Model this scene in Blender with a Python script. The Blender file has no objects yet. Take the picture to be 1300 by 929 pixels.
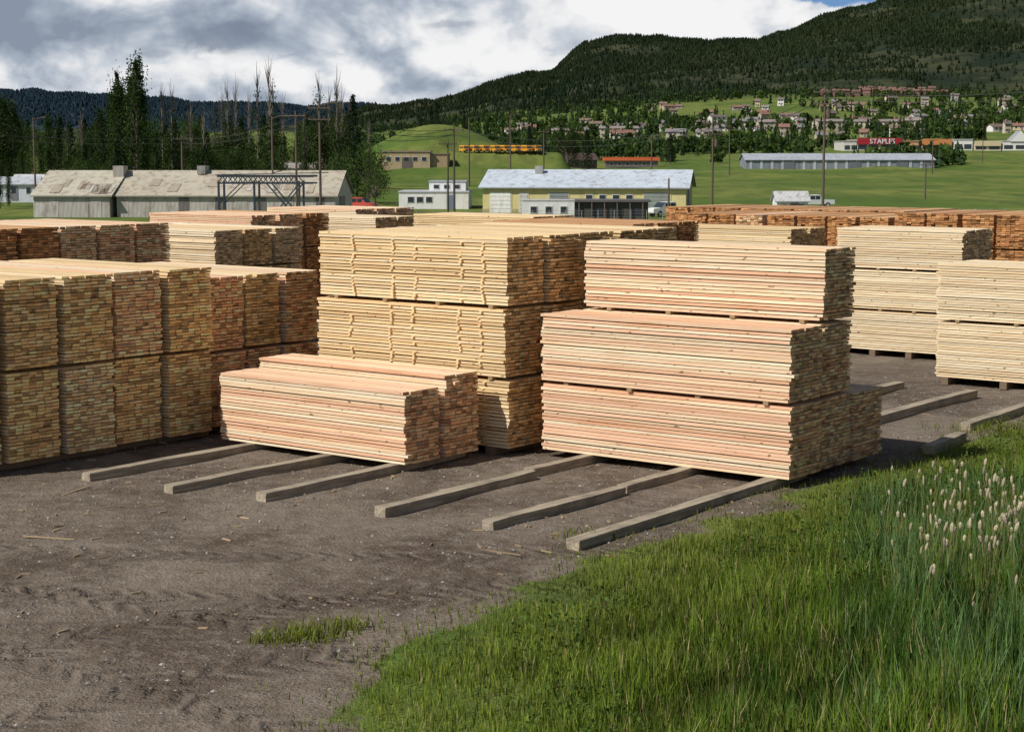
import bpy, bmesh, math, random
import numpy as np
from mathutils import Vector, Matrix
random.seed(7); rng=np.random.default_rng(11)
scene=bpy.context.scene
scene.view_settings.view_transform='Standard'
try: scene.view_settings.look='None'
except Exception: pass
scene.view_settings.exposure=0
COL=scene.collection

# ------------------------------------------------------------------ node helpers
class NT:
    def __init__(s,nt): s.nt=nt
    def n(s,t,**k):
        nd=s.nt.nodes.new(t)
        for a,b in k.items(): setattr(nd,a,b)
        return nd
    def set(s,sock,v):
        if isinstance(v,bpy.types.NodeSocket): s.nt.links.new(v,sock)
        elif v is not None: sock.default_value=v
    def M(s,op,a,b=None,c=None,clamp=False):
        nd=s.n('ShaderNodeMath',operation=op); nd.use_clamp=clamp
        s.set(nd.inputs[0],a); s.set(nd.inputs[1],b)
        if c is not None: s.set(nd.inputs[2],c)
        return nd.outputs[0]
    def noise(s,vec,scale,detail=4,rough=.55,dist=0,out=0):
        nd=s.n('ShaderNodeTexNoise'); s.set(nd.inputs['Vector'],vec)
        nd.inputs['Scale'].default_value=scale; nd.inputs['Detail'].default_value=detail
        nd.inputs['Roughness'].default_value=rough; nd.inputs['Distortion'].default_value=dist
        return nd.outputs[out]
    def mapping(s,vec,scale=(1,1,1),loc=(0,0,0),rot=(0,0,0)):
        nd=s.n('ShaderNodeMapping'); s.set(nd.inputs[0],vec)
        nd.inputs['Scale'].default_value=scale; nd.inputs['Location'].default_value=loc; nd.inputs['Rotation'].default_value=rot
        return nd.outputs[0]
    def ss(s,v,a,b):
        nd=s.n('ShaderNodeMapRange',interpolation_type='SMOOTHSTEP')
        s.set(nd.inputs[0],v); nd.inputs[1].default_value=a; nd.inputs[2].default_value=b
        return nd.outputs[0]
    def mix(s,f,a,b,mode='MIX'):
        nd=s.n('ShaderNodeMixRGB',blend_type=mode)
        s.set(nd.inputs[0],f)
        for i,q in ((1,a),(2,b)):
            if isinstance(q,tuple) and len(q)==3: q=q+(1,)
            s.set(nd.inputs[i],q)
        return nd.outputs[0]
    def bump(s,h,st,dist):
        nd=s.n('ShaderNodeBump'); nd.inputs['Strength'].default_value=st; nd.inputs['Distance'].default_value=dist
        s.set(nd.inputs['Height'],h); return nd.outputs[0]

def new_mat(name):
    m=bpy.data.materials.new(name); m.use_nodes=True
    nt=m.node_tree; nt.nodes.clear(); N=NT(nt)
    out=N.n('ShaderNodeOutputMaterial'); p=N.n('ShaderNodeBsdfPrincipled')
    nt.links.new(p.outputs[0],out.inputs[0])
    return m,N,p,out
def attr(N,name='Col'):
    return N.n('ShaderNodeAttribute',attribute_name=name).outputs[0]

def mat_lumber():
    m,N,p,o=new_mat('sawn_lumber')
    tc=N.n('ShaderNodeTexCoord').outputs['Object']
    g=N.noise(N.mapping(tc,(26,1.1,26)),1,3,.6)
    g2=N.noise(N.mapping(tc,(9,.5,20),(3,1,7)),1,2,.6)
    kn=N.noise(N.mapping(tc,(18,7,18),(1,5,2)),1,1,.5)
    c=attr(N)
    c=N.mix(N.ss(g,.38,.8),c,N.mix(1,c,(.82,.72,.62),'MULTIPLY'))
    c=N.mix(N.M('MULTIPLY',N.ss(g2,.54,.72),.45),c,N.mix(1,c,(.90,.66,.52),'MULTIPLY'))
    c=N.mix(N.M('MULTIPLY',N.ss(kn,.69,.76),.75),c,(.16,.08,.04))
    N.set(p.inputs['Base Color'],c); p.inputs['Roughness'].default_value=.8; p.inputs['Specular IOR Level'].default_value=.25
    return m
def mat_paint(name,rough=.6,dirt=.35,metal=0,corr=None):
    m,N,p,o=new_mat(name)
    tc=N.n('ShaderNodeTexCoord').outputs['Object']
    n=N.noise(N.mapping(tc,(1,1,.35)),1.3,4,.65)
    n2=N.noise(tc,.25,3,.6)
    c=attr(N)
    c=N.mix(N.M('MULTIPLY',N.ss(n,.45,.72),dirt),c,N.mix(1,c,(.50,.41,.34),'MULTIPLY'))
    c=N.mix(N.M('MULTIPLY',N.ss(n2,.4,.7),dirt*.6),c,N.mix(1,c,(.75,.72,.70),'MULTIPLY'))
    N.set(p.inputs['Base Color'],c); p.inputs['Roughness'].default_value=rough; p.inputs['Metallic'].default_value=metal
    if corr:
        w=N.n('ShaderNodeTexWave',bands_direction='X'); N.set(w.inputs[0],tc); w.inputs['Scale'].default_value=corr
        N.set(p.inputs['Normal'],N.bump(w.outputs[1],.6,.06))
    return m
def mat_simple(name,col,rough=.6,metal=0):
    m,N,p,o=new_mat(name)
    tc=N.n('ShaderNodeTexCoord').outputs['Object']
    n=N.noise(tc,6,3,.6)
    N.set(p.inputs['Base Color'],N.mix(n,tuple(x*.7 for x in col),tuple(min(1,x*1.3) for x in col)))
    p.inputs['Roughness'].default_value=rough; p.inputs['Metallic'].default_value=metal
    return m
def mat_leaf(name,tr=.25):
    m,N,p,o=new_mat(name); nt=N.nt
    c=attr(N); d=N.n('ShaderNodeBsdfDiffuse'); N.set(d.inputs[0],c); nt.nodes.remove(p)
    t=N.n('ShaderNodeBsdfTranslucent'); N.set(t.inputs[0],N.mix(1,c,(1.3,1.4,.7),'MULTIPLY'))
    mx=N.n('ShaderNodeMixShader'); mx.inputs[0].default_value=tr
    nt.links.new(d.outputs[0],mx.inputs[1]); nt.links.new(t.outputs[0],mx.inputs[2]); nt.links.new(mx.outputs[0],o.inputs[0])
    return m
LUM=mat_lumber(); PAINT=mat_paint('painted_wall'); CORR=mat_paint('corrugated_metal',.5,.75,.0,2.0)
CLEAN=mat_paint('paint_clean',.35,.1); LEAF=mat_leaf('foliage'); GRASSM=mat_leaf('grass_blades',.3)
GLASS=mat_simple('window_glass',(.03,.04,.05),.15); STEEL=mat_simple('dark_steel',(.035,.045,.06),.5,.3)
POLE=mat_simple('pole_wood',(.10,.075,.055),.85); WIRE=mat_simple('wire',(.03,.03,.03),.6)
def mat_sleeper():
    m,N,p,o=new_mat('weathered_timber')
    tc=N.n('ShaderNodeTexCoord').outputs['Object']
    g=N.noise(N.mapping(tc,(1.2,22,22)),1,5,.65); d=N.noise(tc,2.2,4,.6)
    c=N.mix(N.ss(g,.3,.7),(.20,.165,.12),(.40,.34,.25)); c=N.mix(N.M('MULTIPLY',N.ss(d,.45,.7),.6),c,(.13,.11,.085))
    N.set(p.inputs['Base Color'],c); p.inputs['Roughness'].default_value=.85
    N.set(p.inputs['Normal'],N.bump(g,.6,.01)); return m
SLP=mat_sleeper()

# ------------------------------------------------------------------ mesh helper
def mk(name,V,F,mats,cols=None,mi=None,smooth=False,loc=(0,0,0),rotz=0,link=True):
    me=bpy.data.meshes.new(name)
    me.from_pydata(V if isinstance(V,list) else V.tolist(),[],F if isinstance(F,list) else F.tolist())
    for m in mats: me.materials.append(m)
    if cols is not None:
        lens=np.array([len(f) for f in F]) if isinstance(F,list) else np.full(len(F),F.shape[1])
        c=np.ones((len(cols),4),dtype=np.float32); c[:,:3]=np.asarray(cols)[:,:3]
        c=np.repeat(c,lens,axis=0)
        a=me.color_attributes.new('Col','FLOAT_COLOR','CORNER'); a.data.foreach_set('color',c.ravel())
    if mi is not None: me.polygons.foreach_set('material_index',np.asarray(mi,dtype=np.int32))
    if smooth: me.polygons.foreach_set('use_smooth',np.ones(len(me.polygons),dtype=bool))
    me.update()
    ob=bpy.data.objects.new(name,me); ob.location=loc; ob.rotation_euler=(0,0,rotz)
    if link: COL.objects.link(ob)
    return ob
class MB:
    def __init__(s): s.V=[];s.F=[];s.C=[];s.I=[]
    def poly(s,pts,col,mi=0):
        b=len(s.V); s.V+= [tuple(p) for p in pts]; s.F.append(tuple(range(b,b+len(pts)))); s.C.append(col); s.I.append(mi)
    def box(s,x0,x1,y0,y1,z0,z1,col,mi=0,rot=None):
        P=[(x0,y0,z0),(x1,y0,z0),(x1,y1,z0),(x0,y1,z0),(x0,y0,z1),(x1,y0,z1),(x1,y1,z1),(x0,y1,z1)]
        if rot is not None: P=[tuple(rot@Vector(p)) for p in P]
        b=len(s.V); s.V+=P
        for f in ((0,3,2,1),(4,5,6,7),(0,1,5,4),(1,2,6,5),(2,3,7,6),(3,0,4,7)):
            s.F.append(tuple(b+i for i in f)); s.C.append(col); s.I.append(mi)
    def gable(s,x0,x1,y0,y1,z,h,col,mi=0,ov=.3,th=.15):
        ym=(y0+y1)/2; x0-=ov;x1+=ov; hd=(y1-y0)/2; y0-=ov;y1+=ov; z0=z-ov*h/hd
        A=[(x0,y0,z0),(x0,ym,z+h+.05),(x0,y1,z0)]; Bq=[(x1,y0,z0),(x1,ym,z+h+.05),(x1,y1,z0)]
        A2=[(a,b,c-th) for a,b,c in A]; B2=[(a,b,c-th) for a,b,c in Bq]
        s.poly([A[0],Bq[0],Bq[1],A[1]],col,mi); s.poly([A[1],Bq[1],Bq[2],A[2]],col,mi)
        dc=tuple(q*.6 for q in col)
        s.poly([A2[0],A2[1],B2[1],B2[0]],dc,0); s.poly([A2[1],A2[2],B2[2],B2[1]],dc,0)
        s.poly([A2[0],B2[0],Bq[0],A[0]],dc,0); s.poly([A[2],Bq[2],B2[2],A2[2]],dc,0)
        for P,Q in ((A,A2),(Bq,B2)):
            s.poly([P[0],P[1],Q[1],Q[0]],dc,0); s.poly([P[1],P[2],Q[2],Q[1]],dc,0)
    def gwall(s,x0,x1,y0,y1,z0,z1,h,col,mi=0):
        ym=(y0+y1)/2
        s.poly([(x0,y0,z0),(x1,y0,z0),(x1,y0,z1),(x0,y0,z1)],col,mi)
        s.poly([(x1,y1,z0),(x0,y1,z0),(x0,y1,z1),(x1,y1,z1)],col,mi)
        s.poly([(x1,y0,z0),(x1,y1,z0),(x1,y1,z1),(x1,ym,z1+h-.1),(x1,y0,z1)],col,mi)
        s.poly([(x0,y1,z0),(x0,y0,z0),(x0,y0,z1),(x0,ym,z1+h-.1),(x0,y1,z1)],col,mi)
    def tube(s,p,q,r0,r1,col,mi=0,n=6,cap=True):
        p=Vector(p);q=Vector(q);d=(q-p).normalized(); u=d.orthogonal().normalized(); v=d.cross(u)
        b=len(s.V)
        for c,r in ((p,r0),(q,r1)):
            for i in range(n):
                t=2*math.pi*i/n; s.V.append(tuple(c+u*r*math.cos(t)+v*r*math.sin(t)))
        for i in range(n):
            j=(i+1)%n; s.F.append((b+i,b+j,b+n+j,b+n+i)); s.C.append(col); s.I.append(mi)
        if cap:
            s.F.append(tuple(b+n+i for i in range(n))); s.C.append(col); s.I.append(mi)
            s.F.append(tuple(b+i for i in reversed(range(n)))); s.C.append(col); s.I.append(mi)
    def done(s,name,mats,loc=(0,0,0),rotz=0,smooth=False,link=True):
        return mk(name,s.V,s.F,mats,s.C,s.I,smooth,loc,rotz,link)

# ------------------------------------------------------------------ terrain
F=2200.; H=5.
def ss(a,b,v):
    t=np.clip((v-a)/(b-a),0,1); return t*t*(3-2*t)
_tab=rng.random((256,256))
def vnoise(x,y):
    xi=np.floor(x).astype(int); yi=np.floor(y).astype(int); fx=x-xi; fy=y-yi
    fx=fx*fx*(3-2*fx); fy=fy*fy*(3-2*fy)
    g=lambda a,b:_tab[a%256,b%256]
    return (g(xi,yi)*(1-fx)+g(xi+1,yi)*fx)*(1-fy)+(g(xi,yi+1)*(1-fx)+g(xi+1,yi+1)*fx)*fy
def fbm(x,y,o=4):
    s=0;a=.5;t=0
    for i in range(o): s=s+a*vnoise(x*2**i+17*i,y*2**i+31*i); t+=a; a*=.5
    return s/t
EY=np.array([0,12,15.1,17.2,18.2,19.3,21.5,23.5,26.1,29.7,32.4,60]); EX=np.array([-5,-2.6,-1.9,-1.5,-1.0,-.2,.95,2.4,4.5,7.3,9.8,42])
def edge(x,y):   # metres into the grass verge (positive = grass)
    return (x-np.interp(y,EY,EX))*.75+(fbm(x*1.1+5,y*1.1,4)-.5)*1.3
def pxof(x,y): return 650+F*np.clip(x/np.maximum(y,1e-3),-1.2,1.2)
RP=np.array([300,450,480,550,600,650,700,740,780,830,900,960,1000,1050,1100,1200,1300,1500,2500])
RY=np.array([178,150,142,135,122,110,98,69,58,61,66,62,47,31,19,4,-10,-20,-20])
def meadow(x,y,D): return ss(.56,.61,fbm(x*.0045+3,y*.0028+8,4))*(1-ss(2050,2350,D))
def terrain(x,y):
    x=np.asarray(x,float); y=np.asarray(y,float); D=np.hypot(x,y); px=pxof(x,y)
    base=np.interp(D,[0,75,110,230,300,420,550,700,900,1200,1600,2100,9000],[0,0,-2,-2,-.6,.8,3.7,8.2,15,30,56,86,86])
    w=np.interp(px,[300,500,650,850,1000],[.35,.5,.72,.92,1.0]); w=1-(1-w)*ss(250,900,D)
    z=np.where(D>250,-1.5+(base+1.5)*w,base)
    zr=5+(200-np.interp(px,RP,RY))/F*3200
    zr=zr+(fbm(px*.03,D*0+3,3)-.5)*14
    t=ss(1700,3200,D); z=z+(zr-z)*t*(D>1700)
    z=np.where(D>3200,zr*(1-.6*ss(3200,4300,D)),z)
    zf=5+(200-np.interp(px,[-800,0,100,200,300,400,500,600,2400],[123,125,126,131,134,138,137,140,144]))/F*6300
    zf=zf+(fbm(px*.02+9,D*0+1,3)-.5)*30
    z=np.where(D>4300,np.maximum(z,zf*ss(4300,6300,D)),z)
    z=z+(fbm(x*.006,y*.006,4)-.5)*34*ss(1100,2400,D)*(1-.8*ss(2900,3200,D))
    z=z+(fbm(x*.03,y*.03,3)-.5)*2.2*ss(200,500,D)
    z=z+12.5*np.exp(-((x+19)/22)**2-((y-450)/46)**2)
    tm=ss(-18,-13,x)*(1-ss(11,15,x))*ss(405,410,y)*(1-ss(424,430,y)); z=z*(1-tm)+6.2*tm   # levelled bus yard
    front=ss(-.2,.25,y/np.maximum(D,1e-3)); z=np.where(D>90,-2+(z+2)*front,z)
    e=edge(x,y)*(D<90)
    z=z+.5*ss(0,7,e)*(1-ss(45,80,D))
    z=z+(fbm(x*.7,y*.7,3)-.5)*.08*(1-ss(40,70,D))
    return z
def tz(x,y): return float(terrain(np.array([x]),np.array([y]))[0])

def build_ground():
    rad=np.concatenate([[0.5],np.geomspace(1.2,9500,560)])
    th=np.concatenate([np.linspace(-180,-32,60,endpoint=False),np.linspace(-32,-20,30,endpoint=False),np.linspace(-20,20,300,endpoint=False),np.linspace(20,32,30,endpoint=False),np.linspace(32,180,60,endpoint=False)])
    th=np.radians(th); nr,nt=len(rad),len(th)
    R,T=np.meshgrid(rad,th,indexing='ij'); X=R*np.sin(T); Y=R*np.cos(T); Z=terrain(X.ravel(),Y.ravel()).reshape(X.shape)
    V=np.stack([X.ravel(),Y.ravel(),Z.ravel()],1)
    i,j=np.meshgrid(np.arange(nr-1),np.arange(nt),indexing='ij'); j2=(j+1)%nt
    Fc=np.stack([i*nt+j,i*nt+j2,(i+1)*nt+j2,(i+1)*nt+j],-1).reshape(-1,4)
    Fl=Fc.tolist(); Fl.append(list(range(nt-1,-1,-1)))
    me=bpy.data.meshes.new('ground'); me.from_pydata(V.tolist(),[],Fl)
    D=np.hypot(V[:,0],V[:,1]); e=edge(V[:,0],V[:,1])
    near=ss(-.2,.8,e)*(D<70)
    g=np.maximum(near,ss(125,150,D+ (fbm(V[:,0]*.05,V[:,1]*.05)-.5)*60))
    fo=ss(1500,1900,D)*(1-meadow(V[:,0],V[:,1],D))
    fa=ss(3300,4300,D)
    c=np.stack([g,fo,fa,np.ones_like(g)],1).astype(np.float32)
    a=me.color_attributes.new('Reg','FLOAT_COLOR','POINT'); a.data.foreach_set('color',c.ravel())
    me.polygons.foreach_set('use_smooth',np.ones(len(me.polygons),dtype=bool))
    m,N,p,o=new_mat('yard_dirt_and_grass')
    tc=N.n('ShaderNodeTexCoord').outputs['Object']
    sep=N.n('ShaderNodeSeparateColor'); N.set(sep.inputs[0],attr(N,'Reg'))
    n1=N.noise(tc,.4,4,.6,.4); n2=N.noise(tc,3.5,4,.7); n3=N.noise(tc,24,3,.65)
    dirt=N.mix(N.ss(n1,.35,.65),(.092,.068,.050),(.185,.150,.118))
    dirt=N.mix(N.M('MULTIPLY',N.ss(n2,.45,.68),.6),dirt,(.23,.195,.160))
    dirt=N.mix(N.M('MULTIPLY',N.M('SUBTRACT',1,N.ss(n2,.30,.45)),.4),dirt,(.066,.050,.038))
    dirt=N.mix(N.M('MULTIPLY',N.ss(n3,.55,.70),.5),dirt,(.31,.28,.245))
    dirt=N.mix(N.M('MULTIPLY',N.M('SUBTRACT',1,N.ss(n3,.30,.44)),.5),dirt,(.050,.040,.031))
    xyz=N.n('ShaderNodeSeparateXYZ'); N.set(xyz.inputs[0],tc)
    X_,Y_=xyz.outputs[0],xyz.outputs[1]; wob=N.M('MULTIPLY',N.M('SUBTRACT',n1,.5),.9)
    hsum=None; msum=None
    for cx,cy,r0,wd in ((-14,2,17.6,.30),(-14,2,19.7,.30),(-2,46,24.6,.28),(-2,46,26.7,.28),(6,4,15.2,.28),(6,4,17.2,.28)):
        dx=N.M('SUBTRACT',X_,cx); dy=N.M('SUBTRACT',Y_,cy)
        r=N.M('SQRT',N.M('ADD',N.M('MULTIPLY',dx,dx),N.M('MULTIPLY',dy,dy)))
        dd=N.M('ABSOLUTE',N.M('ADD',N.M('SUBTRACT',r,r0),wob))
        band=N.M('SUBTRACT',1,N.ss(dd,wd*.7,wd*1.4))
        ang=N.M('MULTIPLY',N.M('ARCTAN2',dy,dx),r0*18)
        tr=N.M('ADD',N.M('SINE',N.M('ADD',ang,N.M('MULTIPLY',dd,16))),1)
        hh=N.M('MULTIPLY',band,N.M('SUBTRACT',N.M('MULTIPLY',tr,.45),.9))
        hsum=hh if hsum is None else N.M('ADD',hsum,hh)
        bb=N.M('MULTIPLY',band,N.M('SUBTRACT',1,N.M('MULTIPLY',tr,.4)))
        msum=bb if msum is None else N.M('MAXIMUM',msum,bb)
    brk=N.ss(n2,.38,.60)
    msum=N.M('MULTIPLY',msum,brk); hsum=N.M('MULTIPLY',hsum,brk)
    dirt=N.mix(N.M('MULTIPLY',msum,.55),dirt,(.062,.047,.036))
    big=N.noise(tc,.03,4,.65)
    gr=N.mix(N.ss(big,.38,.62),(.075,.125,.022),(.155,.180,.042))
    gr=N.mix(N.M('MULTIPLY',N.ss(N.noise(N.mapping(tc,(1,.3,1)),.25,4,.7),.42,.66),.6),gr,(.060,.082,.025))
    gm=N.ss(N.M('ADD',sep.outputs[0],N.M('MULTIPLY',N.M('SUBTRACT',n2,.5),.8)),.35,.65)
    c1=N.mix(gm,dirt,gr)
    fl=N.mix(N.ss(N.noise(tc,.01,4,.7),.4,.62),(.012,.020,.011),(.045,.050,.024))  # hill forest floor: dark green, with cloud shade painted in as low albedo
    c2=N.mix(sep.outputs[1],c1,fl)
    c3=N.mix(sep.outputs[2],c2,(.022,.038,.050))  # far range: aerial haze painted as a bluish tint in the ground colour
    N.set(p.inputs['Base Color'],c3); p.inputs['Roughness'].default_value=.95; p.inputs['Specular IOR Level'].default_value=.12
    hb=N.M('ADD',N.M('MULTIPLY',n2,1.2),N.M('MULTIPLY',n3,.6))
    hb=N.M('ADD',hb,N.M('MULTIPLY',hsum,.9))
    N.set(p.inputs['Normal'],N.bump(hb,.9,.07))
    me.materials.append(m); me.update()
    ob=bpy.data.objects.new('ground',me); COL.objects.link(ob)
build_ground()

# ------------------------------------------------------------------ lumber yard grid
A=np.array([-.7916,.6110]); B=np.array([.6110,.7916]); ROT=math.atan2(.7916,.6110)
def AB(a,b): q=a*A+b*B; return float(q[0]),float(q[1])
PAL={'pine':[(.78,.61,.36),(.74,.56,.31),(.80,.65,.42),(.70,.51,.28)],
     'pale':[(.80,.67,.46),(.77,.63,.42),(.82,.71,.51),(.73,.58,.37)],
     'fir':[(.80,.61,.41),(.78,.55,.37),(.81,.66,.46),(.72,.45,.29),(.82,.69,.50),(.76,.50,.34)],
     'red':[(.58,.34,.17),(.50,.28,.13),(.64,.41,.22),(.44,.24,.12)]}
def stack(a,b,cols,W=1.07,pal='pine',sticks=False,rotated=False,base=.16,bearers=True,pitch=.056,endk=1.0,seed=0,gap=.052,mixed=True):
    """cols: list of (n_bundles, layers, length, y_offset)"""
    r=random.Random(seed+int(a*37+b*101)); P=PAL[pal]; bx=[]; cs=[]
    bw=.142; nb=int((W-.03)/bw)
    for ci,(nbun,lay,L,yo) in enumerate(cols):
        x0=ci*W
        z=base
        if bearers:
            for k in range(4):
                yy=yo+L*(.06+.29*k); bx.append((x0-.05,x0+W+.02,yy,yy+.16,0.0,base-.003)); cs.append(((.17,.13,.09),(.17,.13,.09)))
        for bu in range(nbun):
            yb=yo+r.uniform(-.05,.05); xb=x0+r.uniform(-.015,.015)
            Pb=P if (r.random()<.8 or not mixed) else PAL[r.choice(['pine','fir','pale'] if pal!='red' else ['red','fir'])]
            tilt=r.uniform(-.015,.015)
            for l in range(lay):
                lo=r.uniform(-.014,.014); sx=r.uniform(-.018,.018)+tilt*l/lay; z0=z+l*pitch+r.uniform(0,.005); bt=pitch-.010-r.uniform(0,.005) if not sticks else pitch-.015
                lc=r.choice(Pb)
                for k in range(nb):
                    e0=yb+lo+r.uniform(-.022,.022)+(r.uniform(-.08,.1) if r.random()<.05 else 0); e1=yb+L+r.uniform(-.03,.03)
                    xx=xb+sx+k*bw+.01
                    base_c=lc if r.random()<.5 else r.choice(Pb); v=r.uniform(.84,1.08)
                    c=tuple(min(.87,q*v) for q in base_c)
                    ev=r.choice((.45,.65,.8,.9,1.05,1.15))*endk
                    ec=tuple(min(.85,q) for q in (c[0]*.97*ev,c[1]*.82*ev,c[2]*.64*ev))
                    bx.append((xx,xx+bw-.006,e0,e1,z0,z0+bt)); cs.append((c,ec))
                if sticks and l<lay-1:
                    for k,fy in enumerate((.11,.22,.46,.58,.80)):
                        if r.random()<.75:
                            yy=yb+L*fy+r.uniform(-.02,.02)+.02*math.sin(l*.5+k); q=r.uniform(.015,.045)
                            bx.append((xb-q,xb+W*.95,yy,yy+.05,z0+bt-.004,z0+pitch+.002)); cs.append(((.74,.56,.31),(.65,.46,.22)))
            z+=lay*pitch
            if bu<nbun-1:
                for k in range(4):
                    yy=yb+L*(.07+.27*k)+r.uniform(-.05,.05); bx.append((x0-r.uniform(-.03,.03),x0+W-.01,yy,yy+.09,z-.005,z+gap-.004)); cs.append(((.32,.23,.13),(.3,.2,.1)))
                z+=gap
    bx=np.array(bx); n=len(bx)
    x0,x1,y0,y1,z0,z1=bx.T
    V=np.stack([np.stack(t,1) for t in ((x0,y0,z0),(x1,y0,z0),(x1,y1,z0),(x0,y1,z0),(x0,y0,z1),(x1,y0,z1),(x1,y1,z1),(x0,y1,z1))],1).reshape(-1,3)
    wz=rng.uniform(-.003,.003,(n,8)); V[:,2]+=wz.ravel()
    f=np.array([(0,3,2,1),(4,5,6,7),(0,1,5,4),(1,2,6,5),(2,3,7,6),(3,0,4,7)])
    Fc=(f[None]+8*np.arange(n)[:,None,None]).reshape(-1,4)
    CC=np.array([[c,c,e,c,e,c] for c,e in cs]).reshape(-1,3)
    x,y=AB(a,b)
    return mk('lumber_stack',V,Fc,[LUM],CC,None,False,(x,y,0),ROT-(math.pi/2 if rotated else 0))

SB=.135
stack(18.0,20.5,[(1,21,4.25,0),(1,24,4.3,-.05)],W=.97,pal='fir',base=SB,bearers=False,seed=1,mixed=False)
stack(12.5,23.1,[(2,20,4.68,0),(3,20,4.55,.03),(1,20,4.6,.0)],W=1.07,pal='fir',base=SB,bearers=False,seed=2,mixed=False)
stack(17.64,22.7,[(3,20,4.3,0),(3,20,4.3,-.08),(3,20,4.3,.05),(3,20,4.35,-.02),(3,20,4.3,.06)],W=1.09,pal='pine',sticks=True,seed=3,base=.14,pitch=.0575,mixed=False)
stack(23.05,15.6,[(2,26,4.5,0.05),(2,26,4.5,-.03),(2,26,4.5,.0),(2,26,4.5,.06),(2,26,4.5,.0)],W=1.12,pal='pine',seed=4,base=.14,endk=1.35,pitch=.0555)
stack(23.3,21.3,[(2,24,4.5,0),(2,24,4.5,.1),(2,24,4.5,.0)],W=.97,pal='fir',seed=5,base=.14,pitch=.0555,endk=1.15)
stack(32.0,21.5,[(3,19,4.6,0)]*6,W=1.1,pal='red',seed=6,endk=1.2)
stack(33.6,30.9,[(3,17,4.6,0)]*3,W=1.1,pal='pale',seed=7)
stack(37.9,36.4,[(3,18,4.6,0)]*3,W=1.15,pal='red',seed=8)
stack(37.0,40.9,[(3,17,4.8,0)]*2,W=1.1,pal='pale',seed=9)
stack(25.0,37.5,[(3,18,4.6,0)]*3,W=1.1,pal='red',seed=10)
stack(30.5,40.5,[(3,18,4.6,0)]*2,W=1.1,pal='pine',seed=20)
stack(17.2,40.2,[(3,17,3.4,0),(3,17,3.4,0)],W=1.1,pal='pale',seed=11,pitch=.058,mixed=False)
stack(24.2,44.5,[(3,16,4.65,0),(3,16,4.65,0)],W=1.1,pal='pine',seed=12)
stack(11.3,36.1,[(2,22,4.65,0),(2,22,4.65,0)],W=1.1,pal='pale',seed=13,mixed=False)
stack(6.0,36.3,[(2,22,4.65,0),(2,22,4.65,0)],W=1.1,pal='pale',seed=14)
stack(31.8,50.6,[(3,17,4.6,0)]*7,W=1.12,pal='red',rotated=True,seed=15)
stack(23.8,50.4,[(3,18,4.6,0)]*8,W=1.12,pal='red',rotated=True,seed=16)
stack(14.6,50.0,[(3,17,4.6,0)]*4,W=1.12,pal='red',rotated=True,seed=18)
stack(36.5,57,[(3,17,4.6,0)]*9,W=1.12,pal='red',rotated=True,seed=17)
stack(43.5,47,[(3,17,4.6,0)]*3,W=1.12,pal='fir',seed=19)

def sleeper(a,b0,b1,w=.2,h=.2,sk=0,z=0):
    bm=bmesh.new(); bmesh.ops.create_cube(bm,size=1); L=b1-b0
    for v in bm.verts: v.co=Vector((v.co.x*L,v.co.y*w,v.co.z*h))
    bmesh.ops.subdivide_edges(bm,edges=[e for e in bm.edges if abs((e.verts[0].co-e.verts[1].co).x)>L*.5],cuts=6)
    for v in bm.verts: v.co+=Vector((random.uniform(-.02,.02),random.uniform(-.010,.010),random.uniform(-.008,.006)))
    bmesh.ops.bevel(bm,geom=[e for e in bm.edges if e.calc_face_angle(0)>.9],offset=.014,segments=1)
    me=bpy.data.meshes.new('timber_sleeper'); bm.to_mesh(me); bm.free(); me.materials.append(SLP)
    ob=bpy.data.objects.new('timber_sleeper',me); x,y=AB(a,(b0+b1)/2); ob.location=(x,y,h/2-.03+z); ob.rotation_euler=(0,0,ROT+sk); COL.objects.link(ob)
for a,b0,b1,sk in ((21.5,17.0,22.3,.0),(19.7,17.1,22.3,.0),(18.2,17.5,22.2,.02),
    (16.1,17.8,21.4,.012),(16.25,21.5,26.0,-.01),(14.30,18.0,21.15,-.012),(14.35,21.25,26.0,.01),(12.78,17.75,24.1,.02),(12.95,24.15,26.1,0)):
    sleeper(a,b0,b1,.20,.163,sk)
for a,b0,b1,sk in ((12.7,30,34.8,0.02),(14.4,29.5,34.5,0),(16.2,29,34.8,0),(17.9,30,35.5,0),(12.2,27.2,29,.1)): sleeper(a,b0,b1,.22,.19,sk)

# ------------------------------------------------------------------ gravel, debris
def scatter_stones():
    n=22000; x=rng.uniform(-13,13,n); y=rng.uniform(13,40,n); k=(edge(x,y)<.2)&(fbm(x*.8+40,y*.8)+rng.uniform(-.12,.12,n)>.47); x=x[k];y=y[k]; n=len(x)
    z=terrain(x,y); s=rng.uniform(.005,.020,n)*rng.choice([1,1,1,1,1.8],n)
    o=np.array([(1,0,0),(0,1,0),(-1,0,0),(0,-1,0),(0,0,.7),(0,0,-.7)],float)
    V=(o[None]*s[:,None,None]*rng.uniform(.6,1.3,(n,6,1))); V[:,:,0]+=x[:,None];V[:,:,1]+=y[:,None];V[:,:,2]+=z[:,None]+.003
    f=np.array([(0,1,4),(1,2,4),(2,3,4),(3,0,4),(1,0,5),(2,1,5),(3,2,5),(0,3,5)])
    Fc=(f[None]+6*np.arange(n)[:,None,None]).reshape(-1,3)
    c=rng.uniform(.08,.32,n)[:,None]*np.array([[1,.93,.85]]); mk('gravel',V.reshape(-1,3),Fc,[PAINT],np.repeat(c,8,0))
scatter_stones()
mb=MB()
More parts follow.
